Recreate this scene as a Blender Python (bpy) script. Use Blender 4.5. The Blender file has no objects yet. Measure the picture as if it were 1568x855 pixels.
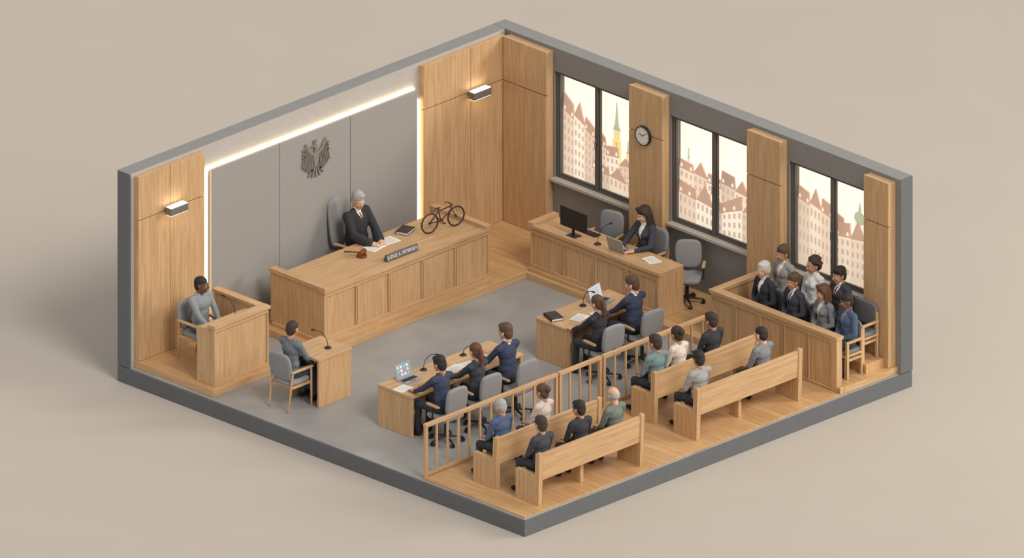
import bpy, math, random
import numpy as np
from mathutils import Vector, Matrix
random.seed(4); np.random.seed(4)
scene=bpy.context.scene
scene.view_settings.view_transform='Standard'
# ------------------------------------------------------------ materials
def s2l(c): return tuple(((v/255)/12.92 if v/255<=.04045 else ((v/255+.055)/1.055)**2.4) for v in c)+(1,)
MATS={}
def newmat(name):
    m=bpy.data.materials.new(name); m.use_nodes=True; MATS[name]=m
    nt=m.node_tree; return m,nt,nt.nodes['Principled BSDF']
def mat(name,col,rough=.6,var=0.06,scale=30,metal=0,bump=0.0,emit=0,ecol=None):
    m,nt,b=newmat(name); N=nt.nodes; L=nt.links
    b.inputs['Roughness'].default_value=rough; b.inputs['Metallic'].default_value=metal
    c=s2l(col)
    if emit:
        b.inputs['Base Color'].default_value=c
        b.inputs['Emission Color'].default_value=s2l(ecol or col); b.inputs['Emission Strength'].default_value=emit
        return m
    tc=N.new('ShaderNodeTexCoord'); no=N.new('ShaderNodeTexNoise'); no.inputs['Scale'].default_value=scale; no.inputs['Detail'].default_value=5
    L.new(tc.outputs['Object'],no.inputs['Vector'])
    r=N.new('ShaderNodeValToRGB'); r.color_ramp.elements[0].position=.3; r.color_ramp.elements[1].position=.7
    r.color_ramp.elements[0].color=tuple(v*(1-var) for v in c[:3])+(1,); r.color_ramp.elements[1].color=tuple(min(1,v*(1+var)) for v in c[:3])+(1,)
    L.new(no.outputs['Fac'],r.inputs['Fac']); L.new(r.outputs['Color'],b.inputs['Base Color'])
    if bump:
        bp=N.new('ShaderNodeBump'); bp.inputs['Strength'].default_value=bump; bp.inputs['Distance'].default_value=.01
        L.new(no.outputs['Fac'],bp.inputs['Height']); L.new(bp.outputs['Normal'],b.inputs['Normal'])
    return m
def wood(name,axis,a,b_,rough=.5):
    m,nt,b=newmat(name); N=nt.nodes; L=nt.links
    b.inputs['Roughness'].default_value=rough
    tc=N.new('ShaderNodeTexCoord'); mp=N.new('ShaderNodeMapping')
    sc=[16,16,16]; sc[axis]=.8; mp.inputs['Scale'].default_value=sc
    L.new(tc.outputs['Object'],mp.inputs['Vector'])
    no=N.new('ShaderNodeTexNoise'); no.inputs['Scale'].default_value=1.6; no.inputs['Detail'].default_value=8; no.inputs['Roughness'].default_value=.66; no.inputs['Distortion'].default_value=.6
    L.new(mp.outputs['Vector'],no.inputs['Vector'])
    r=N.new('ShaderNodeValToRGB'); r.color_ramp.elements[0].position=.32; r.color_ramp.elements[1].position=.68
    r.color_ramp.elements[0].color=s2l(a); r.color_ramp.elements[1].color=s2l(b_)
    L.new(no.outputs['Fac'],r.inputs['Fac']); L.new(r.outputs['Color'],b.inputs['Base Color'])
    bp=N.new('ShaderNodeBump'); bp.inputs['Strength'].default_value=.12; bp.inputs['Distance'].default_value=.004
    L.new(no.outputs['Fac'],bp.inputs['Height']); L.new(bp.outputs['Normal'],b.inputs['Normal'])
WA,WB=(180,141,101),(210,175,132)
for i,n in enumerate('xyz'): wood('wood_'+n,i,WA,WB)
def planks():
    m,nt,b=newmat('wood_floor'); N=nt.nodes; L=nt.links; b.inputs['Roughness'].default_value=.42
    tc=N.new('ShaderNodeTexCoord')
    br=N.new('ShaderNodeTexBrick'); br.inputs['Scale'].default_value=1; br.inputs['Brick Width'].default_value=1.5; br.inputs['Row Height'].default_value=.15
    br.inputs['Mortar Size'].default_value=.002; br.inputs['Color1'].default_value=s2l((212,172,124)); br.inputs['Color2'].default_value=s2l((198,157,110)); br.inputs['Mortar'].default_value=s2l((150,112,74))
    L.new(tc.outputs['Object'],br.inputs['Vector'])
    mp=N.new('ShaderNodeMapping'); mp.inputs['Scale'].default_value=(.8,16,16); L.new(tc.outputs['Object'],mp.inputs['Vector'])
    no=N.new('ShaderNodeTexNoise'); no.inputs['Scale'].default_value=1.6; no.inputs['Detail'].default_value=8; L.new(mp.outputs['Vector'],no.inputs['Vector'])
    mx=N.new('ShaderNodeMixRGB'); mx.blend_type='MULTIPLY'; mx.inputs['Fac'].default_value=.5
    r=N.new('ShaderNodeValToRGB'); r.color_ramp.elements[0].position=.3; r.color_ramp.elements[0].color=(.6,.55,.5,1); r.color_ramp.elements[1].position=.65; r.color_ramp.elements[1].color=(1,1,1,1)
    L.new(no.outputs['Fac'],r.inputs['Fac']); L.new(br.outputs['Color'],mx.inputs[1]); L.new(r.outputs['Color'],mx.inputs[2]); L.new(mx.outputs[0],b.inputs['Base Color'])
planks()
mat('concrete',(155,153,151),.5,.15,1.1,bump=.05)
mat('shell_grey',(124,126,127),.7,.04,8)
mat('shell_dark',(98,101,104),.7,.04,8)
mat('rim_grey',(138,138,137),.7,.03,8)
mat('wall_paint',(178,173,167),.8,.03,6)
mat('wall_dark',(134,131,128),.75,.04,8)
mat('panel_grey',(152,149,146),.8,.04,40,bump=.05)
mat('seam_dark',(104,86,66),.9)
mat('emblem_grey',(142,137,131),.45,.05,metal=.2)
mat('frame_dark',(92,88,84),.5,.03)
mat('sill_grey',(184,178,170),.6,.03)
mat('led',(255,232,190),emit=5,ecol=(255,230,188))
mat('lamp_white',(255,245,225),emit=5,ecol=(255,240,212))
mat('metal_dark',(62,60,60),.4,.03,metal=.6)
mat('metal_grey',(130,128,126),.4,.03,metal=.4)
mat('black',(30,30,32),.5,.05)
mat('fabric_grey',(140,140,141),.9,.08,60,bump=.1)
mat('leather_grey',(112,113,115),.6,.05,40)
mat('paper',(235,232,226),.8,.02)
mat('book_dark',(62,52,48),.6,.05)
mat('gavel_wood',(122,62,30),.35,.2,20)
mat('bike_brown',(62,40,32),.4,.05)
mat('clock_face',(225,220,210),.6,.02)
mat('ground',(186,177,166),.9,.015,.6)
mat('screen_white',(200,205,214),emit=.4)
mat('screen_line',(150,156,166),emit=.3)
mat('screen_blue',(120,136,160),emit=.4)
mat('screen_dark',(22,23,26),.25,.02)
for n,c in dict(ic_r=(220,100,80),ic_g=(110,185,110),ic_y=(235,200,100),ic_b=(200,215,235)).items(): mat(n,c,emit=.45)
mat('laptop_silver',(165,166,168),.4,.02,metal=.3)
mat('plate_text',(225,225,225),.6,.02)
mat('plate_grey',(92,94,96),.4,.02,metal=.2)
for n,c in dict(sk1=(218,172,144),sk2=(190,142,112),sk3=(116,78,58),lip=(170,98,86),lipd=(92,54,46)).items(): mat(n,c,.55,.04,20)
for n,c in dict(h_grey=(165,163,160),h_black=(36,31,29),h_dark=(58,44,37),h_brown=(90,65,50),h_auburn=(98,62,45),h_white=(205,200,190)).items(): mat(n,c,.7,.3,90,bump=.4)
for n,c in dict(c_robe=(46,47,50),c_navy=(56,63,86),c_blue=(74,92,122),c_char=(62,64,72),c_dark=(50,51,57),c_grey=(126,128,131),c_lgrey=(158,156,152),c_teal=(112,134,138),c_slate=(108,118,126),c_wit=(138,145,148),c_cream=(214,202,190),c_white=(226,224,220),c_pink=(206,188,180),c_jean=(66,78,100),c_trou=(50,52,60),c_tiered=(140,40,40),c_tieb=(50,60,90),c_shoe=(34,30,29),c_green=(112,120,112)).items():
    m_=mat(n,c,.88,.1,50)
    N=m_.node_tree.nodes;L=m_.node_tree.links      # cloth folds
    no=N.new('ShaderNodeTexNoise');no.inputs['Scale'].default_value=7;no.inputs['Detail'].default_value=3;no.inputs['Distortion'].default_value=1.6
    tc=N.new('ShaderNodeTexCoord');L.new(tc.outputs['Object'],no.inputs['Vector'])
    bp=N.new('ShaderNodeBump');bp.inputs['Strength'].default_value=.65;bp.inputs['Distance'].default_value=.04
    L.new(no.outputs['Fac'],bp.inputs['Height']);L.new(bp.outputs['Normal'],N['Principled BSDF'].inputs['Normal'])
mat('eye_w',(235,232,228),.3,.01); mat('eye_d',(40,28,22),.3,.01)
mat('sky_view',(252,234,204),emit=.97,ecol=(255,242,222))
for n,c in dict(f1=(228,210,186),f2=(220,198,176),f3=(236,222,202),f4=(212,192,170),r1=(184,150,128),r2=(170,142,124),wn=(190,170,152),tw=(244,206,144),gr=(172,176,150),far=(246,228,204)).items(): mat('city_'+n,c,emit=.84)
# ------------------------------------------------------------ mesh builder
def capsule_geo(p0,p1,r0,r1,n=14,k=4):
    p0=Vector(p0);p1=Vector(p1);d=p1-p0
    d=d.normalized() if d.length>1e-6 else Vector((0,0,1))
    q=d.to_track_quat('Z','Y').to_matrix()
    V=[];rings=[]
    for i in range(k+1):
        a=-math.pi/2+i*math.pi/2/k; rings.append((p0+d*math.sin(a)*r0,max(r0*math.cos(a),r0*.02)))
    for i in range(k+1):
        a=i*math.pi/2/k; rings.append((p1+d*math.sin(a)*r1,max(r1*math.cos(a),r1*.02)))
    for c,r in rings:
        for j in range(n):
            t=2*math.pi*j/n; V.append(tuple(c+q@Vector((r*math.cos(t),r*math.sin(t),0))))
    F=[]
    for i in range(len(rings)-1):
        for j in range(n): F.append((i*n+j,i*n+(j+1)%n,(i+1)*n+(j+1)%n,(i+1)*n+j))
    F.append(tuple(range(n))[::-1]); F.append(tuple(range((len(rings)-1)*n,len(rings)*n)))
    return V,F
def ell_geo(c,r,R=None,n=16,k=10):
    V=[];F=[]
    R=R or Matrix.Identity(3); c=Vector(c)
    for i in range(k+1):
        a=-math.pi/2+math.pi*i/k; ca=max(math.cos(a),.01)
        for j in range(n):
            t=2*math.pi*j/n; V.append(tuple(c+R@Vector((r[0]*ca*math.cos(t),r[1]*ca*math.sin(t),r[2]*math.sin(a)))))
    for i in range(k):
        for j in range(n): F.append((i*n+j,i*n+(j+1)%n,(i+1)*n+(j+1)%n,(i+1)*n+j))
    F.append(tuple(range(n))[::-1]); F.append(tuple(range(k*n,(k+1)*n)))
    return V,F
def rbox_geo(c,h,R=None,k=5,n=6):
    V=[];F=[];R=R or Matrix.Identity(3);c=Vector(c)
    for ax in range(3):
        for sg in (-1,1):
            b=len(V)
            for i in range(n+1):
                for j in range(n+1):
                    p=[0,0,0];p[ax]=sg;p[(ax+1)%3]=-1+2*i/n;p[(ax+2)%3]=-1+2*j/n
                    s=sum(abs(v)**k for v in p)**(1/k)
                    V.append(tuple(c+R@Vector((p[0]/s*h[0],p[1]/s*h[1],p[2]/s*h[2]))))
            for i in range(n):
                for j in range(n):
                    q=(b+i*(n+1)+j,b+(i+1)*(n+1)+j,b+(i+1)*(n+1)+j+1,b+i*(n+1)+j+1)
                    F.append(q if sg>0 else q[::-1])
    return V,F
class MB:
    def __init__(s): s.V=[];s.F=[];s.I=[];s.S=[];s.m=[];s.nb=0
    def mi(s,n):
        if n not in s.m:s.m.append(n)
        return s.m.index(n)
    def add(s,V,F,m,smooth=True,M=None):
        b=len(s.V); 
        if M is not None: V=[tuple(M@Vector(v)) for v in V]
        s.V+=list(V)
        if isinstance(m,str):
            i=s.mi(m); s.I+=[i]*len(F)
        else: s.I+=[s.mi(x) for x in m]
        for f in F: s.F.append(tuple(int(k)+b for k in f))
        s.S+=[smooth]*len(F)
    def box(s,x0,y0,z0,x1,y1,z1,m,M=None):
        d=(abs(x1-x0),abs(y1-y0),abs(z1-z0))
        if m=='wood': m='wood_'+'xyz'[d.index(max(d))]
        s.nb+=1; e=.0004*(s.nb%7) if min(d)>.012 else 0   # tiny joinery offsets so faces never coincide
        x0+=e;y0+=e;x1-=e;y1-=e;z1-=e
        V=[(x,y,z) for z in (z0,z1) for y in (y0,y1) for x in (x0,x1)]
        F=[(0,2,3,1),(4,5,7,6),(0,1,5,4),(2,6,7,3),(0,4,6,2),(1,3,7,5)]
        s.add(V,F,m,False,M)
    def cyl(s,p0,p1,r0,r1,m,n=20,M=None):
        p0=Vector(p0);p1=Vector(p1);q=(p1-p0).to_track_quat('Z','Y').to_matrix();V=[]
        for c,r in((p0,r0),(p1,r1)):
            for j in range(n):
                t=2*math.pi*j/n;V.append(tuple(c+q@Vector((r*math.cos(t),r*math.sin(t),0))))
        s.add(V,[(j,(j+1)%n,n+(j+1)%n,n+j) for j in range(n)],m,True,M)
        s.add(V,[tuple(range(n))[::-1],tuple(range(n,2*n))],m,False,M)
    def cap(s,p0,p1,r0,r1,m,M=None,n=12): s.add(*capsule_geo(p0,p1,r0,r1,n,3),m,True,M)
    def tube(s,pts,r,m,M=None):
        for a,b in zip(pts,pts[1:]): s.cap(a,b,r,r,m,M,8)
    def ell(s,c,r,m,R=None,M=None,n=16,k=10): s.add(*ell_geo(c,r,R,n,k),m,True,M)
    def rbox(s,c,h,m,R=None,M=None,k=5): s.add(*rbox_geo(c,h,R,k),m,True,M)
    def prism(s,pts,d0,d1,m,fn):
        n=len(pts);V=[fn(u,w,d0) for u,w in pts]+[fn(u,w,d1) for u,w in pts]
        s.add(V,[tuple(range(n)),tuple(range(n,2*n))[::-1]]+[(i,(i+1)%n,n+(i+1)%n,n+i) for i in range(n)],m,False)
    def torus(s,c,R,r,m,axis,n=28,k=8,M=None):
        q=Vector(axis).to_track_quat('Z','Y').to_matrix();c=Vector(c);V=[];F=[]
        for i in range(n):
            a=2*math.pi*i/n
            for j in range(k):
                b=2*math.pi*j/k;V.append(tuple(c+q@Vector(((R+r*math.cos(b))*math.cos(a),(R+r*math.cos(b))*math.sin(a),r*math.sin(b)))))
        for i in range(n):
            for j in range(k):F.append((i*k+j,((i+1)%n)*k+j,((i+1)%n)*k+(j+1)%k,i*k+(j+1)%k))
        s.add(V,F,m,True,M)
    def mesh(s,name,origin=(0,0,0)):
        me=bpy.data.meshes.new(name)
        V=np.array(s.V)-np.array(origin)
        me.from_pydata(V.tolist(),[],s.F)
        for n in s.m: me.materials.append(MATS[n])
        me.polygons.foreach_set('material_index',s.I); me.polygons.foreach_set('use_smooth',s.S); me.update()
        return me
    def build(s,name,bevel=0):
        V=np.array(s.V);o=(V.min(0)+V.max(0))/2;o[2]=V[:,2].min()
        ob=bpy.data.objects.new(name,s.mesh(name,o)); ob.location=o; scene.collection.objects.link(ob)
        if bevel: addbev(ob,bevel)
        return ob
def addbev(ob,w):
    b=ob.modifiers.new('bevel','BEVEL'); b.width=w;b.segments=2;b.limit_method='ANGLE';b.angle_limit=math.radians(50)
def inst(name,me,loc,yaw,bevel=0,scale=1):
    ob=bpy.data.objects.new(name,me); ob.location=loc; ob.rotation_euler=(0,0,math.radians(yaw)); ob.scale=(scale,)*3
    scene.collection.objects.link(ob)
    if bevel: addbev(ob,bevel)
    return ob
# ------------------------------------------------------------ room shell
D,W,TS,T,HW=9.4,9.0,.30,.28,3.44
g=MB(); g.add([(-60,-60,-TS),(60,-60,-TS),(60,60,-TS),(-60,60,-TS)],[(0,1,2,3)],'ground',False); g.build('ground')
f=MB(); f.box(0,-W,-TS,D,0,-.02,'shell_dark'); f.box(.02,-W+.02,-.02,D-.02,-.02,0,'concrete'); f.build('floor',.006)
f=MB(); f.box(7.0,-W+.06,0,D-.06,-1.62,.03,'wood_floor'); f.build('floor_wood')
w=MB(); w.box(0,-W,0,T-.02,0,HW,'shell_dark'); w.box(T-.02,-W+.03,0,T,-T,HW-.0,'wall_paint'); w.box(T-.03,-W+.001,0,T+.001,-W+.04,HW,'shell_dark'); w.box(0,-W,HW-.001,T,-T,HW+.012,'rim_grey'); w.build('wall_left',.004)
openings=[(1.42,3.3),(4.1,6.02),(6.84,8.75)]
ZS,ZT=1.15,3.04
w=MB()
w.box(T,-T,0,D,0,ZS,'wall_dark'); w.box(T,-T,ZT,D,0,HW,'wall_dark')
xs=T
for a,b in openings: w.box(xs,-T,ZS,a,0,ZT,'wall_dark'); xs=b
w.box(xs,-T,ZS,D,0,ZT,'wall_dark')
w.box(T,-.03,ZS,D-.02,-.001,ZT,'shell_grey')
w.box(0,-T,HW,D,0,HW+.012,'rim_grey'); w.box(D,-T,0,D+.012,0,HW+.012,'shell_dark')
w.build('wall_right')
# platforms with solid wood edging
PZ=.12
p=MB()
p.box(T,-6.4,0,2.18,-T,PZ,'wood_floor'); p.box(2.18,-1.70,0,6.3,-T,PZ,'wood_floor'); p.box(T,-7.5,0,.93,-6.4,PZ,'wood_floor')
p.box(2.16,-6.42,0,2.21,-1.70,PZ+.003,'wood_y'); p.box(2.18,-1.73,0,6.3,-1.68,PZ+.003,'wood_x'); p.box(.95,-6.42,0,2.18,-6.38,PZ+.003,'wood_x'); p.box(.92,-7.5,0,.95,-6.4,PZ+.003,'wood_y')
p.build('judge_platform',.004)
p=MB(); p.box(T,-W+.12,0,2.10,-7.5,PZ,'wood_floor'); p.box(2.08,-W+.1,0,2.13,-7.5,PZ+.003,'wood_y'); p.box(T,-W+.09,0,2.1,-W+.13,PZ+.003,'wood_x'); p.build('witness_platform',.004)
p=MB(); p.box(6.31,-1.475,0,D-.09,-T,PZ,'wood_floor'); p.box(6.5,-.87,PZ,9.2,-T-.18,PZ+.16,'wood_floor'); p.box(9.26,-1.61,0,D-.06,-1.47,PZ,'wood_floor'); p.box(D-.1,-1.61,0,D-.06,-T,PZ+.003,'wood_y'); p.build('jury_platform',.004)
p=MB(); p.box(T+.13,-4.8,PZ,.93,-3.6,.30,'wood_floor'); p.build('judge_dais',.006)
# ---- wood wall panels
def wallpanel_L(y0,y1,seams,name,z0=PZ+.004):
    m=MB(); ys=[y0]+seams+[y1]
    m.box(T,y0+.005,z0,T+.06,y1-.005,HW-.05,'wood_z')
    for a,b in zip(ys,ys[1:]):
        m.box(T+.05,a+.004,z0,T+.11,b-.004,2.615,'wood_z'); m.box(T+.05,a+.004,2.63,T+.11,b-.004,HW-.04,'wood_z')
    return m.build(name,.004)
wallpanel_L(-8.9,-7.36,[-8.16],'wood_wall_panel')
wallpanel_L(-2.28,-.38,[-1.18],'wood_wall_panel')
def wallpanel_R(x0,x1,seams,name,z0=PZ+.004):
    m=MB(); xs=[x0]+seams+[x1]
    m.box(x0+.005,-T-.12,z0,x1-.005,-T,HW-.05,'wood_z')
    for a,b in zip(xs,xs[1:]):
        m.box(a+.004,-T-.17,z0,b-.004,-T-.1,2.615,'wood_z'); m.box(a+.004,-T-.17,2.63,b-.004,-T-.1,HW-.04,'wood_z')
    return m.build(name,.004)
wallpanel_R(.40,1.4,[],'wood_wall_panel')
for a,b in((3.3,4.08),(6.02,6.8),(8.72,9.3)): wallpanel_R(a,b,[],'wood_pillar')
# grey feature panels + cove
m=MB(); ys=[-7.2,-5.62,-3.98,-2.42]
m.box(T,-7.15,PZ,T+.05,-2.47,2.98,'seam_dark')
for a,b in zip(ys,ys[1:]): m.box(T+.05,a+.004,PZ,T+.11,b-.004,3.02,'panel_grey')
m.build('grey_feature_panel',.004)
m=MB()
m.box(T,-7.26,3.0,T+.045,-2.42,3.045,'led'); m.box(T,-7.27,PZ,T+.045,-7.225,3.045,'led'); m.box(T,-2.345,PZ,T+.045,-2.305,2.8,'led')
m.build('led_cove_strip')
def sconce(y,z):
    m=MB(); x=T+.11
    m.box(x,y-.06,z-.05,x+.05,y+.06,z+.03,'metal_grey'); m.box(x+.04,y-.2,z-.08,x+.18,y+.2,z+.05,'metal_grey')
    m.box(x+.05,y-.19,z+.05,x+.17,y+.19,z+.058,'lamp_white'); m.box(x+.05,y-.19,z-.088,x+.17,y+.19,z-.08,'lamp_white')
    m.build('wall_sconce',.004)
sconce(-8.12,2.66); sconce(-1.08,2.62)
# emblem eagle (crowned, head turned, wings spread)
def eagle():
    m=MB(); X=T+.11; cy,cz=-4.80,2.52; K=.95
    fn=lambda u,w_,d:(X+d,cy+u*K,cz+w_*K)
    P=lambda pts,d=.03:m.prism(pts,0,d,'emblem_grey',fn)
    P([(-.045,.16),(.045,.16),(.07,.05),(.05,-.08),(.02,-.16),(-.02,-.16),(-.05,-.08),(-.07,.05)])
    P([(-.03,.15),(.03,.15),(.028,.24),(.0,.28),(-.04,.285),(-.07,.265),(-.115,.24),(-.066,.238),(-.035,.22)],.035)
    P([(-.05,.295),(.01,.295),(.022,.345),(-.003,.318),(-.02,.35),(-.037,.318),(-.062,.345)],.03)
    for s in(-1,1):
        P([(s*.05,.12),(s*.13,.19),(s*.19,.29),(s*.225,.33),(s*.26,.33),(s*.25,.27),(s*.2,.17),(s*.08,.07)])
        for i in range(7):
            t=i/6; x=.265-.18*t; top=.25-.18*t; bot=-.10-.03*math.sin(t*3.1)-.02*i; x2=x+.06-.03*t
            P([(s*(x-.008),top),(s*(x+.008),top),(s*(x2+.010),bot+.03),(s*x2,bot),(s*(x2-.010),bot+.03)])
        for i in range(3):
            P([(s*(.25+.01*i),.28-.06*i),(s*(.335-.005*i),.24-.07*i),(s*(.33-.01*i),.215-.07*i),(s*(.25+.005*i),.25-.06*i)])
        P([(s*.04,-.07),(s*.09,-.15),(s*.15,-.17),(s*.17,-.22),(s*.13,-.2),(s*.1,-.24),(s*.09,-.19),(s*.05,-.13)])
    for i in range(5):
        a=(i-2)*.33; c,s_=math.sin(a),math.cos(a)
        P([(c*.1-.012,-.13-s_*.02),(c*.1+.012,-.13-s_*.02),(c*.27+.015,-.13-s_*.18),(c*.29,-.13-s_*.22),(c*.27-.015,-.13-s_*.18)])
    m.build('eagle_emblem')
eagle()
# clock
m=MB(); X,Z,Y=3.66,2.60,-T-.17
m.cyl((X,Y,Z),(X,Y-.04,Z),.17,.17,'metal_dark',36); m.cyl((X,Y-.035,Z),(X,Y-.045,Z),.15,.15,'clock_face',36); m.torus((X,Y-.04,Z),.16,.012,'metal_dark',(0,1,0),36)
for i in range(12):
    a=i*math.pi/6;m.cap((X+.125*math.sin(a),Y-.046,Z+.125*math.cos(a)),(X+.138*math.sin(a),Y-.046,Z+.138*math.cos(a)),.004,.004,'black')
for a,l in((-1.05,.075),(.95,.11)): m.cap((X,Y-.048,Z),(X+l*math.sin(a),Y-.048,Z+l*math.cos(a)),.006,.004,'black')
m.build('wall_clock')
# windows
def window(i,a,b):
    m=MB(); y0,y1=-.24,-.16; t=.045
    m.box(a,y0,ZS,a+t,y1,ZT,'frame_dark');m.box(b-t,y0,ZS,b,y1,ZT,'frame_dark');m.box(a+t,y0,ZS,b-t,y1,ZS+t,'frame_dark');m.box(a+t,y0,ZT-t,b-t,y1,ZT,'frame_dark')
    c=(a+b)/2; m.box(c-.035,y0-.015,ZS+t,c+.035,y1,ZT-t,'frame_dark')
    for p,q in((a+t,c-.035),(c+.035,b-t)):
        for u in(p,q-.025): m.box(u,y0+.02,ZS+t,u+.025,y1-.01,ZT-t,'frame_dark')
        for u in(ZS+t,ZT-t-.025): m.box(p,y0+.02,u,q,y1-.01,u+.025,'frame_dark')
    m.cap((c,y0-.04,2.05),(c,y0-.04,1.92),.012,.012,'metal_grey'); m.cyl((c,y0-.045,2.05),(c,y0,2.05),.014,.014,'metal_grey')
    m.box(a-.02,-T-.09,ZS-.05,b+.02,y0+.03,ZS,'sill_grey')
    m.build('window_%d'%i,.004)
for i,(a,b) in enumerate(openings): window(i+1,a,b)
def cityview(i,a,b):
    m=MB(); rnd=random.Random(10+i)
    m.box(a,-.045,ZS,b,-.031,ZT,'sky_view')
    fl=lambda u,w_,d:(u,-d,w_)
    x=a
    while x<b:
        w_=rnd.uniform(.12,.25); h=ZS+rnd.uniform(.45,.8); x2=min(b,x+w_)
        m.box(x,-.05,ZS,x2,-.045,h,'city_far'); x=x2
    def strip(xa,xb,ha,hb,vz,d,nb,seed,roof=.16,floors=5,cols=4):
        "row of facades receding in perspective; vz = eye level"
        xa=max(a,xa);xb=min(b,xb); r=random.Random(seed)
        H=lambda x:ha+(hb-ha)*(x-xa)/(xb-xa)
        ed=[xa+(xb-xa)*(k/nb) for k in range(nb+1)]
        for k in range(nb):
            x0,x1=ed[k],ed[k+1]; jit=r.uniform(-.07,.07); h0,h1=H(x0)+jit,H(x1)+jit
            m.prism([(x0,ZS),(x1,ZS),(x1,h1),(x0,h0)],.045,d,'city_'+['f1','f2','f3','f4'][(k+seed)%4],fl)
            rr=roof*r.uniform(.7,1.3); s0=rr*(h0-vz)/.8+.03; s1=rr*(h1-vz)/.8+.03
            if k%3==1: m.prism([(x0,h0),(x1,h1),((x0+x1)/2,(h0+h1)/2+s0*1.5)],.045,d+.004,'city_r1',fl)
            else: m.prism([(x0,h0),(x1,h1),(x1-.02,h1+s1),(x0+.02,h0+s0)],.045,d+.004,'city_r2' if k%2 else 'city_r1',fl)
            for c in range(cols):
                cx=x0+(c+.5)*(x1-x0)/cols; w_=(x1-x0)/cols*.22; h=h0+(h1-h0)*(cx-x0)/(x1-x0)
                for q in range(floors):
                    zt=vz+(h-vz)*(1-.06-q/floors); zb=vz+(h-vz)*(1-.06-(q+.55)/floors)
                    if zb>ZS+.01: m.prism([(cx-w_,zb),(cx+w_,zb),(cx+w_,zt),(cx-w_,zt)],d-.001,d+.002,'city_wn',fl)
                if k%3!=1 and c%2==0: m.prism([(cx-w_,h+.03),(cx+w_,h+.03),(cx+w_,h+.075),(cx,h+.1),(cx-w_,h+.075)],d,d+.008,'city_f3',fl)
    def spire(x,w_,h,hh,mt='tw'):
        m.box(x-w_/2,-.062,ZS,x+w_/2,-.045,h,'city_'+mt); m.box(x-w_*.36,-.062,h,x+w_*.36,-.045,h+hh*.25,'city_'+mt)
        m.prism([(x-w_*.42,h+hh*.25),(x+w_*.42,h+hh*.25),(x+w_*.2,h+hh*.42),(x+w_*.14,h+hh*.55),(x+.006,h+hh),(x-.006,h+hh),(x-w_*.14,h+hh*.55),(x-w_*.2,h+hh*.42)],.045,.064,'city_gr',fl)
        for v in range(3): m.box(x-.02,-.066,h-.12-v*.2,x+.02,-.062,h-.04-v*.2,'city_wn')
    if i==0:
        spire(2.64,.2,2.1,.66); spire(2.9,.09,1.85,.3)
        strip(a,2.4,2.35,1.85,1.2,.07,4,1,floors=6,cols=3); strip(2.4,b,1.7,1.8,1.2,.07,3,2,floors=4,cols=3); strip(2.1,b,1.5,1.35,1.0,.085,3,3,roof=.2,floors=2)
    if i==1:
        spire(4.3,.06,2.2,.25,'f2'); strip(a,b,2.1,1.9,1.25,.07,6,4,floors=5,cols=3); strip(a,5.3,1.62,1.45,1.0,.085,3,5,roof=.2,floors=3); strip(5.1,b,1.5,1.85,1.0,.09,2,6,roof=.2,floors=4)
    if i==2:
        spire(8.25,.26,2.25,.38,'f3'); m.ell((8.25,-.06,2.36),(.13,.012,.12),'city_gr')
        strip(a,7.9,2.35,2.1,1.1,.07,4,7,floors=5,cols=3); strip(7.7,b,1.95,2.1,1.1,.08,3,8,floors=5,cols=3)
    m.build('city_view_panel')
for i,(a,b) in enumerate(openings): cityview(i,a+.001,b-.001)
# ------------------------------------------------------------ benches / furniture
def face_panels_x(m,x,y0,y1,z0,z1,n,out=1):
    "framed panels on a face of constant x (normal +x)"
    m.box(x-.03,y0,z0,x,y1,z1,'wood_z')
    t=.035
    m.box(x,y0,z0,x+.025,y1,z0+.07,'wood_y'); m.box(x,y0,z1-.07,x+.025,y1,z1,'wood_y')
    for i in range(n+1):
        c=y0+(y1-y0)*i/n; a=max(y0,c-t);b=min(y1,c+t); m.box(x,a,z0+.07,x+.025,b,z1-.07,'wood_z')
        if 0<i<n: m.box(x+.02,c-.004,z0+.07,x+.027,c+.004,z1-.07,'seam_dark')
def face_panels_y(m,y,x0,x1,z0,z1,n):
    m.box(x0,y,z0,x1,y+.03,z1,'wood_z'); t=.035
    m.box(x0,y-.025,z0,x1,y,z0+.07,'wood_x'); m.box(x0,y-.025,z1-.07,x1,y,z1,'wood_x')
    for i in range(n+1):
        c=x0+(x1-x0)*i/n; a=max(x0,c-t);b=min(x1,c+t); m.box(a,y-.025,z0+.07,b,y,z1-.07,'wood_z')
        if 0<i<n: m.box(c-.004,y-.027,z0+.07,c+.004,y-.02,z1-.07,'seam_dark')
m=MB(); y0,y1=-6.25,-2.42
m.box(.85,y0-.03,PZ,2.1,y1+.03,PZ+.07,'wood_y')
face_panels_x(m,2.02,y0,y1,PZ+.07,1.02,5)
m.box(.80,y0+.004,PZ+.07,1.99,y0+.12,1.1,'wood_z'); m.box(.80,y1-.12,PZ+.07,1.99,y1-.004,1.1,'wood_z')
m.box(.95,y0+.1,1.0,2.0,y1-.1,1.06,'wood_y')
m.box(1.93,y0-.015,1.02,2.07,y1+.015,1.072,'wood_y')
for a in(y0-.02,y1-.12): m.box(.78,a,1.064,2.075,a+.14,1.13,'wood_x')
m.build('judge_bench',.004)
m=MB(); x0,x1=2.2,5.16;zt=.94;yb=-1.04
m.box(x0-.015,-1.66,PZ,x1+.02,yb,PZ+.06,'wood_x')
face_panels_y(m,-1.6,x0,x1,PZ+.06,zt-.08,4)
m.box(x0+.004,-1.57,PZ+.06,x0+.1,yb,zt-.04,'wood_z'); m.box(x1-.1,-1.57,PZ+.06,x1-.004,yb,zt-.06,'wood_z')
m.box(x0+.003,-1.62,zt-.08,x1-.003,yb,zt-.02,'wood_x')
m.box(x0+.08,-1.65,zt-.05,x1+.03,-1.56,zt+.01,'wood_x'); m.box(x0-.03,-1.655,zt-.05,x0+.09,yb-.004,zt+.05,'wood_y')
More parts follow.
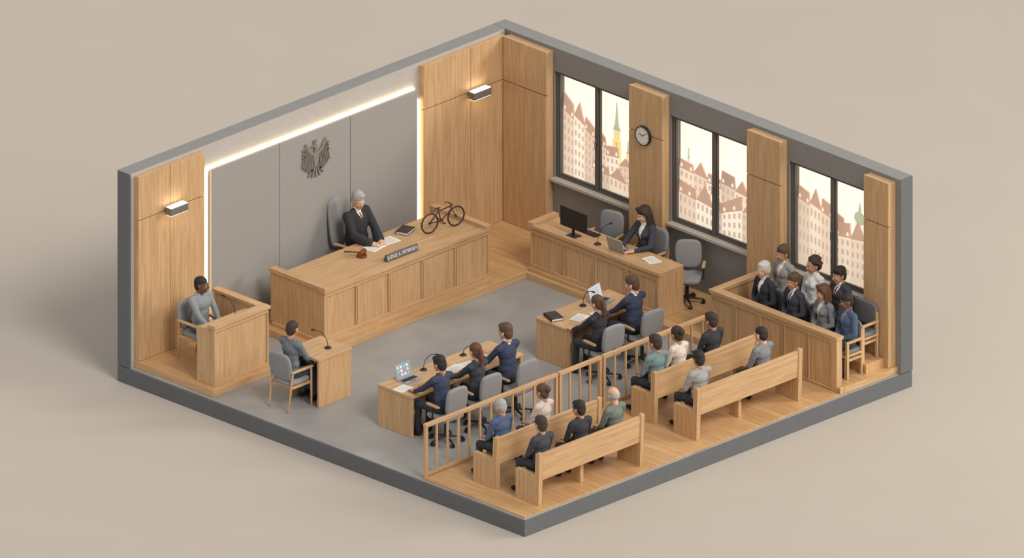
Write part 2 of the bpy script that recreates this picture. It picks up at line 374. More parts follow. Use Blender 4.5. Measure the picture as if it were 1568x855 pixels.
m.build('clerk_bench',.004)
# witness box
m=MB(); zt=1.2
face_panels_x(m,2.0,-8.78,-7.52,PZ,zt-.06,1); m.box(1.9,-8.775,PZ,1.97,-7.525,zt-.06,'wood_z')
m.box(1.88,-8.8,zt-.06,2.05,-7.5,zt,'wood_y')
m.box(.87,-7.64,PZ,1.96,-7.54,zt-.06,'wood_z'); m.box(.85,-7.66,zt-.058,1.88,-7.504,zt-.002,'wood_x')
m.box(1.62,-8.77,zt-.18,1.92,-7.65,zt-.12,'wood_y'); m.box(1.62,-8.785,PZ,1.9,-8.74,zt-.1,'wood_z')
m.build('witness_box',.004)
# jury box
m=MB(); zt=1.0
face_panels_y(m,-1.58,6.34,9.14,.0,zt-.06,5); m.box(6.35,-1.55,PZ,9.14,-1.48,zt-.06,'wood_z')
m.box(6.45,-1.62,zt-.06,9.27,-1.46,zt,'wood_x')
m.box(6.345,-1.5,PZ,6.44,-.46,zt-.06,'wood_z'); m.box(6.31,-1.622,zt-.06,6.47,-.46,zt+.001,'wood_y')
m.box(9.13,-1.61,0,9.255,-1.48,zt-.06,'wood_z')
m.build('jury_box',.004)
# tables
def table(name,x0,y0,x1,y1,h,modesty):
    m=MB(); m.box(x0,y0,h-.05,x1,y1,h,'wood')
    if modesty=='-x':
        m.box(x0+.01,y0+.01,0,x1-.01,y0+.06,h-.05,'wood_z');m.box(x0+.01,y1-.06,0,x1-.01,y1-.01,h-.05,'wood_z')
        m.box(x0+.04,y0+.06,.06,x0+.08,y1-.06,h-.05,'wood_y')
        m.box(x0+.08,(y0+y1)/2-.03,0,x0+.5,(y0+y1)/2+.03,h-.05,'wood_z')
    else:
        m.box(x0+.01,y0+.01,0,x0+.06,y1-.01,h-.05,'wood_z'); m.box(x1-.06,y0+.01,0,x1-.01,y1-.01,h-.05,'wood_z')
        m.box(x0+.06,y1-.08,.05,x1-.06,y1-.04,h-.05,'wood_x')
    return m.build(name,.006)
table('counsel_table',4.67,-3.99,5.47,-2.3,.72,'-x')
table('counsel_table',4.85,-7.85,5.65,-5.25,.74,'-x')
table('witness_table',2.95,-8.02,3.68,-7.25,.86,'+y')
# rail
def rail(name,y0,y1,z0=0,posts=True,x=7.0):
    m=MB(); h=.97
    m.box(x-.035,y0-.03,h-.06,x+.035,y1+.03,h,'wood_y'); m.box(x-.025,y0,z0+.05,x+.025,y1,z0+.1,'wood_y')
    for yy in(y0,y1): m.box(x-.03,yy-.028,z0,x+.03,yy+.028,h-.05,'wood_z')
    n=round((y1-y0)/.25)
    for i in range(1,n):
        c=y0+(y1-y0)*i/n; m.box(x-.018,c-.018,z0+.1,x+.018,c+.018,h-.06,'wood_z')
    return m.build(name,.004)
rail('bar_railing',-8.88,-5.86); rail('bar_gate',-5.77,-4.84); rail('bar_railing',-4.75,-2.2)
# pews
def pew(x,y,L=2.45,dx=.52):
    m=MB(); z0=.03
    xf=x; xb=x+dx
    for yy in(y,y+L-.09):
        m.box(xf,yy,z0,xb-.08,yy+.09,.56,'wood_z'); 
        m.prism([(xb-.09,z0),(xb,z0),(xb+.03,.95),(xb-.05,.95)],yy+.001,yy+.089,'wood_z',lambda u,w_,d:(u,d,w_))
    m.box(xf+.04,y+.085,.42,xb-.06,y+L-.085,.48,'wood_y')
    m.prism([(xb-.06,.46),(xb-.0,.46),(xb+.02,.93),(xb-.04,.93)],y+.085,y+L-.085,'wood_y',lambda u,w_,d:(u,d,w_))
    m.box(xf+.1,y+L/2-.04,z0,xb-.2,y+L/2+.04,.42,'wood_z')
    m.build('wooden_pew',.006)
pew(7.68,-8.47); pew(8.66,-8.47); pew(7.57,-4.69); pew(8.55,-4.69)
# juror benches
def jbench(x0,x1,y,z0):
    m=MB()
    m.box(x0,y-.22,z0+.38,x1,y+.2,z0+.42,'wood_x')
    n=4
    for i in range(n):
        a=x0+(x1-x0)*i/n;b=x0+(x1-x0)*(i+1)/n
        m.rbox(((a+b)/2,y-.01,z0+.45),((b-a)/2-.01,.21,.04),'leather_grey'); m.rbox(((a+b)/2,y+.175,z0+.73),((b-a)/2-.01,.03,.2),'leather_grey')
    for xx in(x0,(x0+x1)/2,x1-.05):
        m.box(xx,y-.2,z0,xx+.05,y-.15,z0+.38,'wood_z'); m.box(xx,y+.15,z0,xx+.05,y+.19,z0+.8,'wood_z')
        m.box(xx,y-.2,z0+.3,xx+.05,y+.19,z0+.34,'wood_y')
    for xx in(x0-.02,x1-.03): m.box(xx,y-.2,z0+.62,xx+.05,y+.19,z0+.66,'wood_y'); m.box(xx,y-.2,z0,xx+.05,y-.15,z0+.62,'wood_z')
    m.build('juror_bench',.005)
jbench(6.75,9.15,-1.08,PZ); jbench(6.85,9.1,-.67,PZ+.16)
# ------------------------------------------------------------ chairs (local, facing +X)
def Ry(a): return Matrix.Rotation(a,3,'Y')
def office(back=1.0):
    m=MB()
    for i in range(5):
        a=i*2*math.pi/5+.3; c,s=math.cos(a),math.sin(a)
        m.cap((0,0,.11),(.27*c,.27*s,.08),.022,.014,'metal_dark')
        for k in(-.018,.018): m.cyl((.27*c-s*k-s*.008,.27*s+c*k+c*.008,.035),(.27*c-s*k+s*.008,.27*s+c*k-c*.008,.035),.034,.034,'black',14)
    m.cyl((0,0,.09),(0,0,.3),.03,.03,'metal_dark'); m.cyl((0,0,.28),(0,0,.42),.018,.018,'metal_grey'); m.box(-.12,-.1,.4,.12,.1,.43,'black')
    m.rbox((.01,0,.465),(.24,.235,.045),'fabric_grey')
    h=(back-.54)/2
    m.rbox((-.25-(.03 if back>1.1 else 0),0,.54+h),(.04,.22,h),'fabric_grey',Ry(-.12),k=4)
    m.cap((-.1,0,.42),(-.29,0,.6),.02,.02,'metal_dark')
    for s in(-1,1):
        m.cap((.02,s*.2,.43),(.02,s*.27,.46),.014,.014,'metal_dark'); m.cap((.02,s*.27,.46),(.0,s*.275,.68),.014,.014,'metal_dark')
        m.rbox((0,s*.275,.695),(.15,.028,.017),'wood_x')
    return m.mesh('office_chair')
OFF=office(1.02); OFFT=office(1.38)
def guest():
    m=MB()
    for s in(-1,1):
        m.cap((.22,s*.22,.015),(.19,s*.24,.66),.016,.02,'wood_z'); m.cap((-.27,s*.2,.015),(-.2,s*.235,.66),.016,.02,'wood_z')
        m.rbox((0,s*.245,.665),(.24,.026,.018),'wood_x'); m.box(-.2,s*.22-.012,.38,.2,s*.22+.012,.42,'wood_x')
    m.box(.17,-.22,.38,.2,.22,.42,'wood_y'); m.box(-.21,-.22,.38,-.18,.22,.42,'wood_y')
    m.rbox((.0,0,.455),(.235,.215,.045),'fabric_grey'); m.rbox((-.235,0,.72),(.035,.235,.235),'fabric_grey',Ry(-.14),k=4)
    return m.mesh('guest_chair')
GUEST=guest()
# ------------------------------------------------------------ people
def remesh(V,F,vox,it=4,fac=.5):
    me=bpy.data.meshes.new('tmp'); me.from_pydata(V,[],F); me.update()
    ob=bpy.data.objects.new('tmp',me); scene.collection.objects.link(ob)
    r=ob.modifiers.new('r','REMESH'); r.mode='VOXEL'; r.voxel_size=vox
    if it:
        s=ob.modifiers.new('s','SMOOTH'); s.iterations=it; s.factor=fac
    dg=bpy.context.evaluated_depsgraph_get(); e=ob.evaluated_get(dg); m2=e.to_mesh()
    n=len(m2.vertices); co=np.empty(n*3); m2.vertices.foreach_get('co',co); co=co.reshape(-1,3)
    F2=[tuple(p.vertices) for p in m2.polygons]
    e.to_mesh_clear(); bpy.data.objects.remove(ob); bpy.data.meshes.remove(me)
    return co,F2
def join(gs):
    V=[];F=[]
    for v,f in gs:
        b=len(V);V+=list(v);F+=[tuple(i+b for i in q) for q in f]
    return V,F
def hand_template():
    gs=[rbox_geo((.045,0,0),(.05,.04,.015),None,4),capsule_geo((-.03,0,.0),(.02,0,0),.024,.026)]
    for y,l,sp in((.03,.070,.10),(.010,.080,.03),(-.011,.073,-.04),(-.030,.056,-.12)):
        p=Vector((.082,y,0)); a=.12
        for i,(f_,da) in enumerate(((.45,.15),(.3,.35),(.25,.35))):
            a+=da; d=Vector((math.cos(a)*math.cos(sp),math.sin(sp),-math.sin(a))); q=p+d*l*f_
            gs.append(capsule_geo(p,q,.0088-.0006*i,.0082-.0006*i,10,3)); p=q
    p=Vector((.015,.028,-.004))
    for i,(l,a) in enumerate(((.045,.95),(.032,.6),(.025,.4))):
        q=p+Vector((math.cos(a),math.sin(a),-.25)).normalized()*l; gs.append(capsule_geo(p,q,.012-.0015*i,.0105-.0015*i,10,3)); p=q
    return remesh(*join(gs),.0045,1)
HAND=hand_template()
def head_template():
    gs=[ell_geo((-.012,0,.026),(.097,.080,.092)),ell_geo((.022,0,-.03),(.07,.062,.083)),ell_geo((.05,0,-.09),(.032,.034,.022)),
        capsule_geo((.088,0,.008),(.107,0,-.028),.008,.013),ell_geo((.07,0,.022),(.022,.048,.012)),
        ell_geo((.062,.035,-.03),(.022,.02,.02)),ell_geo((.062,-.035,-.03),(.022,.02,.02)),
        ell_geo((.078,0,-.06),(.014,.024,.012)),capsule_geo((-.028,0,-.05),(-.035,0,-.12),.05,.047)]
    for s in(-1,1): gs.append(ell_geo((-.008,s*.078,-.012),(.02,.011,.032)))
    return remesh(*join(gs),.007,2)
HEAD=head_template()
def hair_template(st):
    gs=[ell_geo((-.018,0,.050),(.1,.086,.083)),ell_geo((-.052,0,.0),(.062,.081,.09)),ell_geo((-.06,0,-.05),(.045,.06,.05)),capsule_geo((.0,-.08,.03),(.008,-.079,-.0),.012,.007),capsule_geo((.0,.08,.03),(.008,.079,-.0),.012,.007)]
    if st=='buzz': gs=[ell_geo((-.016,0,.048),(.097,.083,.080)),ell_geo((-.048,0,.0),(.064,.080,.085)),ell_geo((-.06,0,-.045),(.042,.057,.045))]
    if st=='short': gs+=[ell_geo((.035,.01,.095),(.045,.058,.034)),ell_geo((-.025,0,.066),(.092,.083,.076))]
    if st=='balding': gs=[ell_geo((-.05,0,.0),(.064,.082,.075)),ell_geo((-.02,0,.036),(.08,.085,.05))]
    if st in('long','bob'):
        gs=[ell_geo((-.02,0,.055),(.104,.09,.084)),ell_geo((-.055,0,0),(.07,.09,.11))]
        L=-.26 if st=='long' else -.13
        for s in(-1,1): gs+=[capsule_geo((.0,s*.078,.05),(-.005,s*.092,L),.03,.026),capsule_geo((.05,s*.05,.1),(.02,s*.085,.03),.03,.025)]
        gs+=[capsule_geo((-.07,0,0),(-.085,0,L),.07,.05),capsule_geo((-.06,.045,0),(-.07,.055,L),.05,.04),capsule_geo((-.06,-.045,0),(-.07,-.055,L),.05,.04)]
    if st=='pony':
        gs+=[ell_geo((-.125,0,.03),(.035,.035,.035)),capsule_geo((-.135,0,.02),(-.13,0,-.08),.034,.038),capsule_geo((-.13,0,-.08),(-.11,.01,-.2),.038,.018)]
    if st=='bun': gs+=[ell_geo((-.12,0,.06),(.05,.05,.05))]
    if st=='curly':
        r=random.Random(3)
        gs=[ell_geo((-.03,0,.05),(.1,.095,.09)),ell_geo((-.06,0,-.01),(.07,.1,.09))]
        for i in range(60):
            a,b=r.uniform(0,6.28),r.uniform(-.5,1.5); d=Vector((math.cos(a)*math.cos(b),math.sin(a)*math.cos(b),math.sin(b)))
            if d.x>.45 and d.z<.6: continue
            gs.append(ell_geo(Vector((-.035,0,.035))+d*.098,(.022,.022,.022),None,8,6))
    return remesh(*join(gs),.008,2)
HAIRS={}
def gethair(st):
    if st not in HAIRS: HAIRS[st]=hair_template(st)
    return HAIRS[st]
def addm(mb,tpl,m,M,flip=False):
    V,F=tpl; A=np.array(M)
    V2=V*(np.array([1,-1,1]) if flip else 1); V2=V2@A[:3,:3].T+A[:3,3]
    mb.add([tuple(v) for v in V2],[f[::-1] for f in F] if flip else F,m,True)
def ik(s,t,l1,l2,pole):
    d=t-s; L=min(d.length,(l1+l2)*.985); L=max(L,.08); dh=d.normalized(); t=s+dh*L
    a=(l1*l1-l2*l2+L*L)/(2*L); h=math.sqrt(max(l1*l1-a*a,0)); p=pole-dh*pole.dot(dh)
    return s+dh*a+p.normalized()*h,t
def person(name,x,y,z0,yaw,top,bot='c_trou',skin='sk1',hair=('short','h_dark'),hands=('lap',),lean=.0,shirt=None,tie=None,
           robe=False,hy=0,hp=0,S=1.08,thigh=.42,fem=False,tuck=0,hs=1.08,vox=.0125):
    prims=[]
    Rl=Matrix.Rotation(lean,3,'Y'); pv=Vector((0,0,.56))
    def TL(p): return pv+Rl@(Vector(p)-pv)
    def C(a,b,ra,rb,l): prims.append(('c',Vector(a),Vector(b),ra,rb,l))
    def E(c,r,l,R=None): prims.append(('e',Vector(c),r,R or Matrix.Identity(3),l))
    sh=.162 if fem else .184
    E((.0,0,.555),(.13,.165,.105),'bot'); E(TL((-.0,0,.62)),(.115,.15,.1),'top',Rl)
    C(TL((0,-.06,.7)),TL((0,.06,.7)),.098,.098,'top')
    E(TL((.0,0,.80)),(.108,.145 if not fem else .13,.15),'top',Rl); E(TL((.005,0,.93)),(.118,.165 if not fem else .148,.14),'top',Rl)
    if robe: E(TL((.0,0,.84)),(.135,.195,.22),'top',Rl); E(TL((.0,0,.66)),(.15,.2,.16),'top',Rl)
    C(TL((-.01,-sh+.03,1.035)),TL((-.01,sh-.03,1.035)),.062,.062,'top')
    C(TL((-.01,-.06,1.075)),TL((-.01,.06,1.075)),.05,.05,'top')
    if fem: E(TL((.085,.06,.93)),(.05,.055,.055),'top',Rl);E(TL((.085,-.06,.93)),(.05,.055,.055),'top',Rl)
    C(TL((-.005,0,1.07)),TL((.012,0,1.17)),.048,.045,'skin')
    if shirt: C(TL((-.005,0,1.08)),TL((.0,0,1.12)),.06,.054,'shirt')
    for s in(-1,1):
        hip=Vector((.02,s*.09,.55)); kn=Vector((thigh,s*.115,.53)); an=Vector((thigh+.02-tuck,s*.115,.10))
        C(hip,kn,.088,.064,'bot'); C(kn,an,.06,.044,'bot')
        if robe: C(hip,kn+Vector((0,0,.0)),.1,.09,'top'); C(kn,an+Vector((0,0,.15)),.085,.1,'top')
        C(an+Vector((-.03,0,-.055)),an+Vector((.12,s*.012,-.062)),.042,.036,'shoe'); C(an,an+Vector((-.01,0,-.04)),.042,.042,'shoe')
    # arms
    kind=hands[0]; hinfo=[]
    for s in(-1,1):
        sp=TL((-.01,s*sh,1.03))
        if kind=='lap': tg=Vector((.27 if thigh>.35 else .17,s*.075,.655))
        elif kind=='desk':
            fx,spd,zw=hands[1:4]; tg=Vector((fx,s*spd,(zw-z0)/S+.033))
        elif kind=='thigh': tg=Vector((.34,s*.11,.635))
        pole=Vector((-.35,s*.8,-.75))
        el,wr=ik(sp,tg,.285,.25,pole)
        k=1.3 if robe else 1
        C(sp,el,.056*k,.047*k,'top'); C(el,wr,.046*k,(.034 if not robe else .068),'top')
        if robe: C(el+Vector((0,0,-.02)),wr+Vector((-.03,0,-.01)),.06,.075,'top')
        if shirt and not robe: d=(wr-el).normalized(); C(wr,wr+d*.012,.03,.029,'shirt')
        d=(wr-el).normalized(); fw=Vector((d.x,d.y,d.z*.25)).normalized()
        if kind in('lap','thigh'): fw=Vector((.8,-s*.35 if kind=='lap' else 0,-.12)).normalized()
        zz=Vector((0,0,1)); yy=zz.cross(fw).normalized(); zz=fw.cross(yy)
        M=Matrix.Identity(4)
        for i,v in enumerate((fw,yy,zz)):
            for j in range(3): M[j][i]=v[j]*1.08
        for j in range(3): M[j][3]=(wr+fw*(.025 if not robe else .05))[j]
        hinfo.append((M,s))
    gs=[]
    for q in prims:
        if q[0]=='c': gs.append(capsule_geo(q[1],q[2],q[3],q[4]))
        else: gs.append(ell_geo(q[1],q[2],q[3]))
    V,F=remesh(*join(gs),vox,5)
    Fa=np.array([list(f[:4]) if len(f)>=4 else list(f)+[f[-1]] for f in F]); cen=V[Fa].mean(1)
    best=np.full(len(cen),1e9); lab=np.zeros(len(cen),int); labels=['top','bot','skin','shoe','shirt','tie']
    for q in prims:
        if q[0]=='c':
            a=np.array(q[1]);b=np.array(q[2]);d=b-a; t=np.clip(((cen-a)@d)/max(d@d,1e-9),0,1)
            dist=np.linalg.norm(cen-(a+t[:,None]*d),axis=1)-(q[3]+(q[4]-q[3])*t); l=q[5]
        else:
            R=np.array(q[3]); loc=(cen-np.array(q[1]))@R; dist=(np.linalg.norm(loc/np.array(q[2]),axis=1)-1)*min(q[2]); l=q[4]
        k=dist<best; best[k]=dist[k]; lab[k]=labels.index(l)
    if shirt:
        Ri=np.array(Rl); q=(cen-np.array(pv))@Ri+np.array(pv)
        topz,botz=1.12,(.86 if not robe else .95)
        k=(q[:,0]>.03)&(lab==0)&(q[:,2]>botz)&(q[:,2]<topz+.04)&(np.abs(q[:,1])<.055*(q[:,2]-botz)/(topz-botz)+.004); lab[k]=4
        if tie: k2=k&(np.abs(q[:,1])<.016); lab[k2]=5
    col={'top':top,'bot':bot if not robe else top,'skin':skin,'shoe':'c_shoe','shirt':shirt or top,'tie':tie or 'c_tieb'}
    mb=MB(); Ms=Matrix.Diagonal((S,S,S,1))
    mb.add([tuple(v*S) for v in V],F,[col[labels[i]] for i in lab],True)
    for M,s in hinfo: addm(mb,HAND,skin,Ms@M,flip=(s>0))
    hc=TL((.016,0,1.11))+Vector((.012,0,.122*hs))
    MH=Ms@Matrix.Translation(hc)@Matrix.Rotation(math.radians(hy),4,'Z')@Matrix.Rotation(math.radians(hp)+lean*.3,4,'Y')@Matrix.Diagonal((hs,hs,hs,1))
    addm(mb,HEAD,skin,MH); 
    if hair: addm(mb,gethair(hair[0]),hair[1],MH)
    hm=hair[1]
    for s in(-1,1):
        mb.ell((.080,s*.03,.0),(.011,.014,.008),'eye_w',M=MH,n=10,k=6); mb.ell((.0885,s*.03,.0),(.005,.007,.007),'eye_d',M=MH,n=8,k=6)
        mb.cap((.088,s*.016,.02),(.076,s*.046,.022),.0045,.003,hm if hm!='h_white' else 'h_grey',MH,8)
    mb.ell((.089,0,-.062),(.008,.021,.0065),'lipd' if skin=='sk3' else 'lip',M=MH,n=10,k=6)
    ob=bpy.data.objects.new(name,mb.mesh(name)); ob.location=(x,y,z0); ob.rotation_euler=(0,0,math.radians(yaw)); scene.collection.objects.link(ob)
    return ob
DZ=.74
# judge + chair
inst('judge_chair',OFFT,(.70,-4.28,.30),8,scale=1.0)
person('judge',.74,-4.2,.30,0,'c_robe',skin='sk1',hair=('short','h_grey'),hands=('desk',.37,.11,1.06),lean=.03,shirt='c_white',tie='c_tiered',robe=True,hp=16,hy=-12,S=1.14,vox=.01)
# witness
inst('guest_chair',GUEST,(1.02,-8.12,PZ),0,scale=1.06)
person('witness',1.04,-8.12,PZ,0,'c_wit',skin='sk3',hair=('buzz','h_black'),hands=('thigh',),bot='c_jean',hy=25)
inst('guest_chair',GUEST,(3.24,-8.22,0),90,scale=1.06)
person('seated_man',3.24,-8.24,0,90,'c_slate',skin='sk2',hair=('buzz','h_dark'),hands=('thigh',),bot='c_jean',lean=.03,hp=8,hy=10,thigh=.36)
# clerk
inst('office_chair',OFF,(3.15,-.86,PZ),-75); inst('office_chair',OFF,(4.13,-.84,PZ),-90); inst('office_chair',OFF,(5.0,-.80,PZ),-50)
person('court_clerk',4.1,-.84,PZ,-90,'c_char',skin='sk1',hair=('long','h_dark'),hands=('desk',.38,.13,.92),lean=.05,shirt='c_white',fem=True,hp=14,hy=-10,thigh=.38)
# defence
cy=[-7.55,-6.75,-5.93]
for yy in cy: inst('office_chair',OFF,(6.14,yy,0),180+random.uniform(-6,6),scale=1.04)
person('defence_lawyer',6.09,cy[0],0,180,'c_navy',skin='sk2',hair=('short','h_black'),hands=('desk',.48,.14,DZ),lean=.12,shirt='c_white',hp=14)
person('defence_lawyer',6.09,cy[1],0,180,'c_char',skin='sk1',hair=('pony','h_auburn'),hands=('desk',.46,.13,DZ),lean=.06,shirt='c_white',fem=True,hp=8,hy=-8)
person('defence_lawyer',5.98,cy[2],0,180,'c_navy',skin='sk1',hair=('short','h_brown'),hands=('desk',.42,.12,DZ+.1),lean=.08,shirt='c_white',hp=6,hy=10,S=1.13)
# prosecution
cy=[-3.86,-2.95]
for yy in cy: inst('office_chair',OFF,(6.1,yy,0),180+random.uniform(-8,8),scale=1.04)
person('prosecutor',6.05,cy[0],0,180,'c_dark',skin='sk1',hair=('pony','h_brown'),hands=('desk',.48,.13,.72),lean=.1,shirt='c_white',fem=True,hp=12,S=1.06)
person('prosecutor',5.95,cy[1],0,180,'c_navy',skin='sk1',hair=('short','h_brown'),hands=('desk',.46,.13,.72),lean=.1,shirt='c_white',hp=8,hy=25,S=1.09)
# public gallery
G=[(8.0,-8.08,'c_blue','sk2',('buzz','h_grey'),0),(8.02,-7.15,'c_pink','sk2',('bun','h_brown'),1),
(8.98,-8.15,'c_char','sk2',('short','h_dark'),0),(8.98,-7.24,'c_dark','sk2',('short','h_black'),0),(8.96,-6.42,'c_green','sk1',('balding','h_grey'),0),
(7.89,-4.38,'c_teal','sk2',('short','h_dark'),0),(7.89,-3.86,'c_cream','sk2',('bun','h_dark'),1),(7.87,-3.06,'c_dark','sk2',('short','h_dark'),0),
(8.86,-4.36,'c_lgrey','sk2',('short','h_black'),0),(8.88,-2.9,'c_grey','sk1',('buzz','h_black'),0)]
for gx,gy,c,sk,h,fm in G:
    person('spectator_woman' if fm else 'spectator_man',gx-.03,gy,.03,180+random.uniform(-6,6),c,skin=sk,hair=h,hands=('lap',),fem=bool(fm),lean=random.uniform(-.02,.06),hy=random.uniform(-12,12),hp=6,S=1.03,thigh=.40,hs=1.1)
# jurors
J=[(7.05,'c_dark','sk1',('short','h_white'),0,'c_white'),(7.74,'c_char','sk2',('short','h_brown'),0,'c_white'),(8.42,'c_grey','sk2',('bob','h_auburn'),1,'c_cream'),(8.97,'c_blue','sk3',('buzz','h_black'),0,'c_grey')]
for i,(jx,c,sk,h,fm,shc) in enumerate(J):
    person('juror_woman' if fm else 'juror_man',jx,-1.06,PZ,-90+(-8 if i<3 else -14),c,skin=sk,hair=h,hands=('lap',),fem=bool(fm),shirt=shc,tie='c_tieb' if i==1 else None,hy=-10,hp=6,S=1.03,thigh=.31 if i<3 else .33,tuck=.17,hs=1.1)
K=[(7.10,'c_lgrey','sk2',('short','h_brown'),0,'c_white'),(7.80,'c_white','sk2',('curly','h_dark'),1,'c_white'),(8.4,'c_char','sk2',('short','h_black'),0,'c_white')]
for i,(jx,c,sk,h,fm,shc) in enumerate(K):
    person('juror_woman' if fm else 'juror_man',jx,-.66,PZ+.16,-90-6,c,skin=sk,hair=h,hands=('lap',),fem=bool(fm),shirt=shc,tie='c_tiered' if i==2 else None,hy=-8,hp=6,S=1.05,thigh=.30,tuck=.1,hs=1.1)
# ------------------------------------------------------------ desk items
def paper(x,y,z,yaw,n=1,name='paper_sheet',w_=.21,l=.30):
    m=MB()
    for i in range(n):
        M2=Matrix.Rotation(math.radians(yaw+i*5),4,'Z'); m.box(-w_/2,-l/2,.001+i*.003,w_/2,l/2,.003+i*.003,'paper',M2)
    for k in range(6): m.box(-w_*.35,-l*.36+k*l*.13,.0032+(n-1)*.003,w_*.35,-l*.36+k*l*.13+.006,.0036+(n-1)*.003,'metal_grey',Matrix.Rotation(math.radians(yaw+(n-1)*5),4,'Z'))
    ob=bpy.data.objects.new(name,m.mesh(name)); ob.location=(x,y,z); scene.collection.objects.link(ob)
def book(x,y,z,yaw,w_=.2,l=.28,h=.05):
    m=MB(); m.box(-w_/2,-l/2,0,w_/2,l/2,.006,'book_dark'); m.box(-w_/2,-l/2,h-.006,w_/2,l/2,h,'book_dark'); m.box(-w_/2,-l/2,0,-w_/2+.008,l/2,h,'book_dark'); m.box(-w_/2+.008,-l/2+.008,.006,w_/2-.01,l/2-.008,h-.006,'paper')
    inst('law_book',m.mesh('law_book'),(x,y,z),yaw)
def mic(x,y,z,yaw,h=.3):
    m=MB(); m.cyl((0,0,0),(0,0,.02),.06,.05,'black'); pts=[]
    for i in range(9):
        t=i/8; pts.append((.22*t**2,0,.02+h*math.sin(t*1.45)))
    m.tube(pts,.006,'black'); m.cap(pts[-1],(pts[-1][0]+.045,0,pts[-1][2]+.0),.014,.016,'black')
    inst('gooseneck_microphone',m.mesh('gooseneck_microphone'),(x,y,z),yaw)
def laptop(x,y,z,yaw,kind):
    "user sits on +X local side"
    m=MB(); m.box(-.12,-.18,0,.12,.18,.016,'laptop_silver'); m.box(-.07,-.16,.016,.03,.16,.018,'black'); m.box(.045,-.05,.016,.1,.05,.0175,'metal_grey')
    M=Matrix.Translation((-.12,0,.012))@Matrix.Rotation(-.28,4,'Y')
    m.box(-.012,-.18,0,0,.18,.25,'laptop_silver',M); m.box(0,-.17,.012,.002,.17,.24,'screen_blue' if kind=='icons' else 'screen_white',M)
    if kind=='icons':
        for i in range(4):
            for j in range(3): m.box(.002,-.13+i*.07,.04+j*.065,.004,-.09+i*.07,.08+j*.065,['ic_r','ic_g','ic_y','ic_b','screen_white'][(i*2+j)%5],M)
    if kind=='docs':
        for i in range(2):
            for j in range(7): m.box(.002,-.14+i*.15,.04+j*.026,.0035,-.03+i*.15-(j%3)*.02,.047+j*.026,'screen_line',M)
    inst('laptop',m.mesh('laptop'),(x,y,z),yaw)
jt=1.06
paper(1.28,-4.32,jt,8,2,l=.36,w_=.26); paper(1.26,-3.96,jt,-6,2,l=.3,w_=.26); book(1.18,-3.5,jt,20,.22,.3,.05)
m=MB(); m.cyl((0,0,0),(0,0,.03),.085,.085,'gavel_wood',28); m.torus((0,0,.03),.075,.008,'gavel_wood',(0,0,1))
m.cyl((-.0,-.075,.075),(0,.075,.075),.038,.038,'gavel_wood',24)
for s in(-1,1): m.cyl((0,s*.075,.075),(0,s*.09,.075),.045,.045,'gavel_wood',24); m.torus((0,s*.05,.075),.038,.005,'gavel_wood',(0,1,0))
m.cap((0,0,.075),(-.28,-.06,.065),.011,.016,'gavel_wood')
inst('gavel',m.mesh('gavel'),(1.42,-4.75,jt),20)
m=MB(); m.prism([(-.045,0),(.045,0),(.012,.1),(-.012,.1)],-.36,.36,'plate_grey',lambda u,w_,d:(u,d,w_))
np_=m.build('judge_nameplate',.003); np_.location=(1.85,-4.27,jt+.014)
cu=bpy.data.curves.new('engraved_text','FONT'); cu.body='JUDGE A. PETERSEN'; cu.size=.078; cu.extrude=.001; cu.align_x='CENTER'; cu.align_y='CENTER'; cu.materials.append(MATS['plate_text'])
to=bpy.data.objects.new('engraved_text',cu); scene.collection.objects.link(to); to.parent=np_
ang=math.atan2(.1,.033)
to.matrix_local=Matrix.Translation((.0305,0,.05))@Matrix(((0,-math.cos(ang),math.sin(ang),0),(1,0,0,0),(0,math.sin(ang),math.cos(ang),0),(0,0,0,1)))
# bicycle model (wheels in the y-z plane)
m=MB(); R=.165; wb=.27
for s in(-1,1):
    c=(0,s*wb,R+.01); m.torus(c,R,.014,'bike_brown',(1,0,0),36); m.cap((-.02,s*wb,R+.01),(.02,s*wb,R+.01),.012,.012,'bike_brown')
    for i in range(12):
        a=i*math.pi/6; m.cap(c,(0,s*wb+R*math.cos(a),R+.01+R*math.sin(a)),.0022,.0022,'bike_brown',n=6)
bb=(0,-.04,R-.0); st=(0,-.1,.38); hd=(0,.16,.38); hb=(0,.175,.33); rw=(0,-wb,R+.01); fwh=(0,wb,R+.01)
for a,b in((bb,st),(bb,hb),((0,-.09,.35),hd),(rw,bb),(rw,(0,-.09,.35)),(hd,hb)): m.cap(a,b,.011,.011,'bike_brown')
m.cap(hb,fwh,.01,.009,'bike_brown'); m.cap(hd,(0,.15,.43),.009,.009,'bike_brown'); m.tube([(-.1,.12,.42),(-.07,.15,.43),(.07,.15,.43),(.1,.12,.42)],.009,'bike_brown')
m.ell((0,-.11,.405),(.028,.06,.014),'bike_brown'); m.cap(st,(0,-.105,.4),.009,.009,'bike_brown'); m.torus((.012,-.04,R),.035,.006,'bike_brown',(1,0,0))
for s in(-1,1): m.cap((s*.01,-.04,R),(s*.03,-.04+s*.04,R-s*.04),.006,.006,'bike_brown'); m.box(s*.04-.02,-.04+s*.04-.02,R-s*.04-.006,s*.04+.02,-.04+s*.04+.02,R-s*.04+.006,'bike_brown')
inst('bicycle_model',m.mesh('bicycle_model'),(1.55,-3.0,jt),-8)
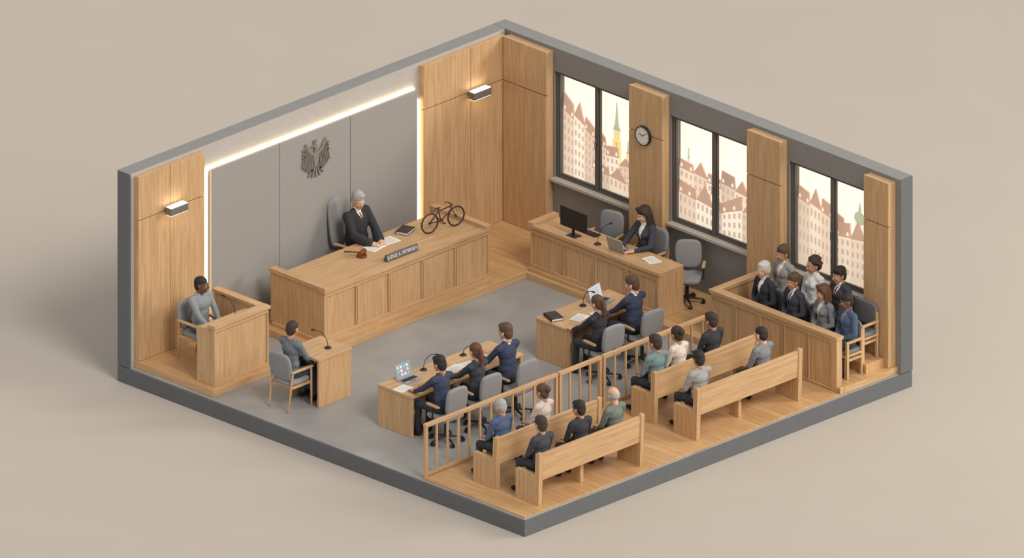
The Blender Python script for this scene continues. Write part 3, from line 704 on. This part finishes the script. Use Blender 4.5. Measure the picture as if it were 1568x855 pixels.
# clerk items
cz=.92
m=MB(); m.box(-.1,-.08,0,.1,.08,.012,'black'); m.box(-.025,-.02,.01,.025,.0,.2,'black'); m.box(-.3,-.015,.12,.3,.015,.46,'black'); m.box(-.285,.015,.135,.285,.018,.445,'screen_dark')
inst('computer_monitor',m.mesh('computer_monitor'),(3.02,-1.44,cz),0)
m=MB(); m.box(-.2,-.07,0,.2,.07,.015,'black')
for i in range(12):
    for j in range(4): m.box(-.185+i*.031,-.058+j*.03,.015,-.16+i*.031,-.034+j*.03,.021,'metal_dark')
inst('keyboard',m.mesh('keyboard'),(3.12,-1.18,cz),0)
mic(3.55,-1.42,cz,75); laptop(4.0,-1.3,cz,90,'docs'); paper(4.66,-1.28,cz,70,3); mic(1.78,-8.05,1.08,190)
mic(3.42,-7.55,.86,-140)
z=.74
laptop(5.12,-7.36,z,0,'icons'); paper(5.3,-7.70,z,5); mic(4.98,-6.9,z,20); paper(5.3,-6.5,z,5,2); paper(5.32,-6.25,z,-8,1); paper(5.35,-5.75,z,6,2); mic(5.0,-6.0,z,0,.2)
z=.72
laptop(5.0,-2.75,z,12,'docs'); book(4.9,-3.8,z,70,.22,.32,.05); paper(5.2,-3.5,z,10,2); mic(4.88,-3.1,z,0); paper(5.3,-3.12,z,-5,1)
# ------------------------------------------------------------ lights, world, camera
wd=bpy.data.worlds.new('world'); scene.world=wd; wd.use_nodes=True
bg=wd.node_tree.nodes['Background']; bg.inputs['Color'].default_value=(1,.965,.925,1); bg.inputs['Strength'].default_value=.60
def sun(name,d,st,ang,col):
    l=bpy.data.lights.new(name,'SUN'); l.energy=st; l.angle=math.radians(ang); l.color=col
    o=bpy.data.objects.new(name,l); o.rotation_euler=Vector(d).to_track_quat('Z','Y').to_euler(); o.location=Vector(d)*10; scene.collection.objects.link(o)
sun('key_sun',(.8,-.2,.8),1.5,20,(1,.95,.89))
sun('rim_sun',(.7,.7,.5),.9,18,(1,.93,.83))
l=bpy.data.lights.new('studio_lamp','POINT'); l.energy=4200; l.shadow_soft_size=2.5; l.color=(1,.91,.79)
o=bpy.data.objects.new('studio_lamp',l); o.location=(20,10,10); scene.collection.objects.link(o)
cam=bpy.data.cameras.new('camera'); co=bpy.data.objects.new('camera',cam); scene.collection.objects.link(co); scene.camera=co
cam.type='ORTHO'; cam.ortho_scale=16.763; cam.clip_end=300
yaw,pit=2.35307,.39708
fw=Vector((math.cos(pit)*math.cos(yaw),math.cos(pit)*math.sin(yaw),-math.sin(pit)))
co.location=Vector((2.046,-1.894,0))-fw*40
co.rotation_euler=fw.to_track_quat('-Z','Y').to_euler()
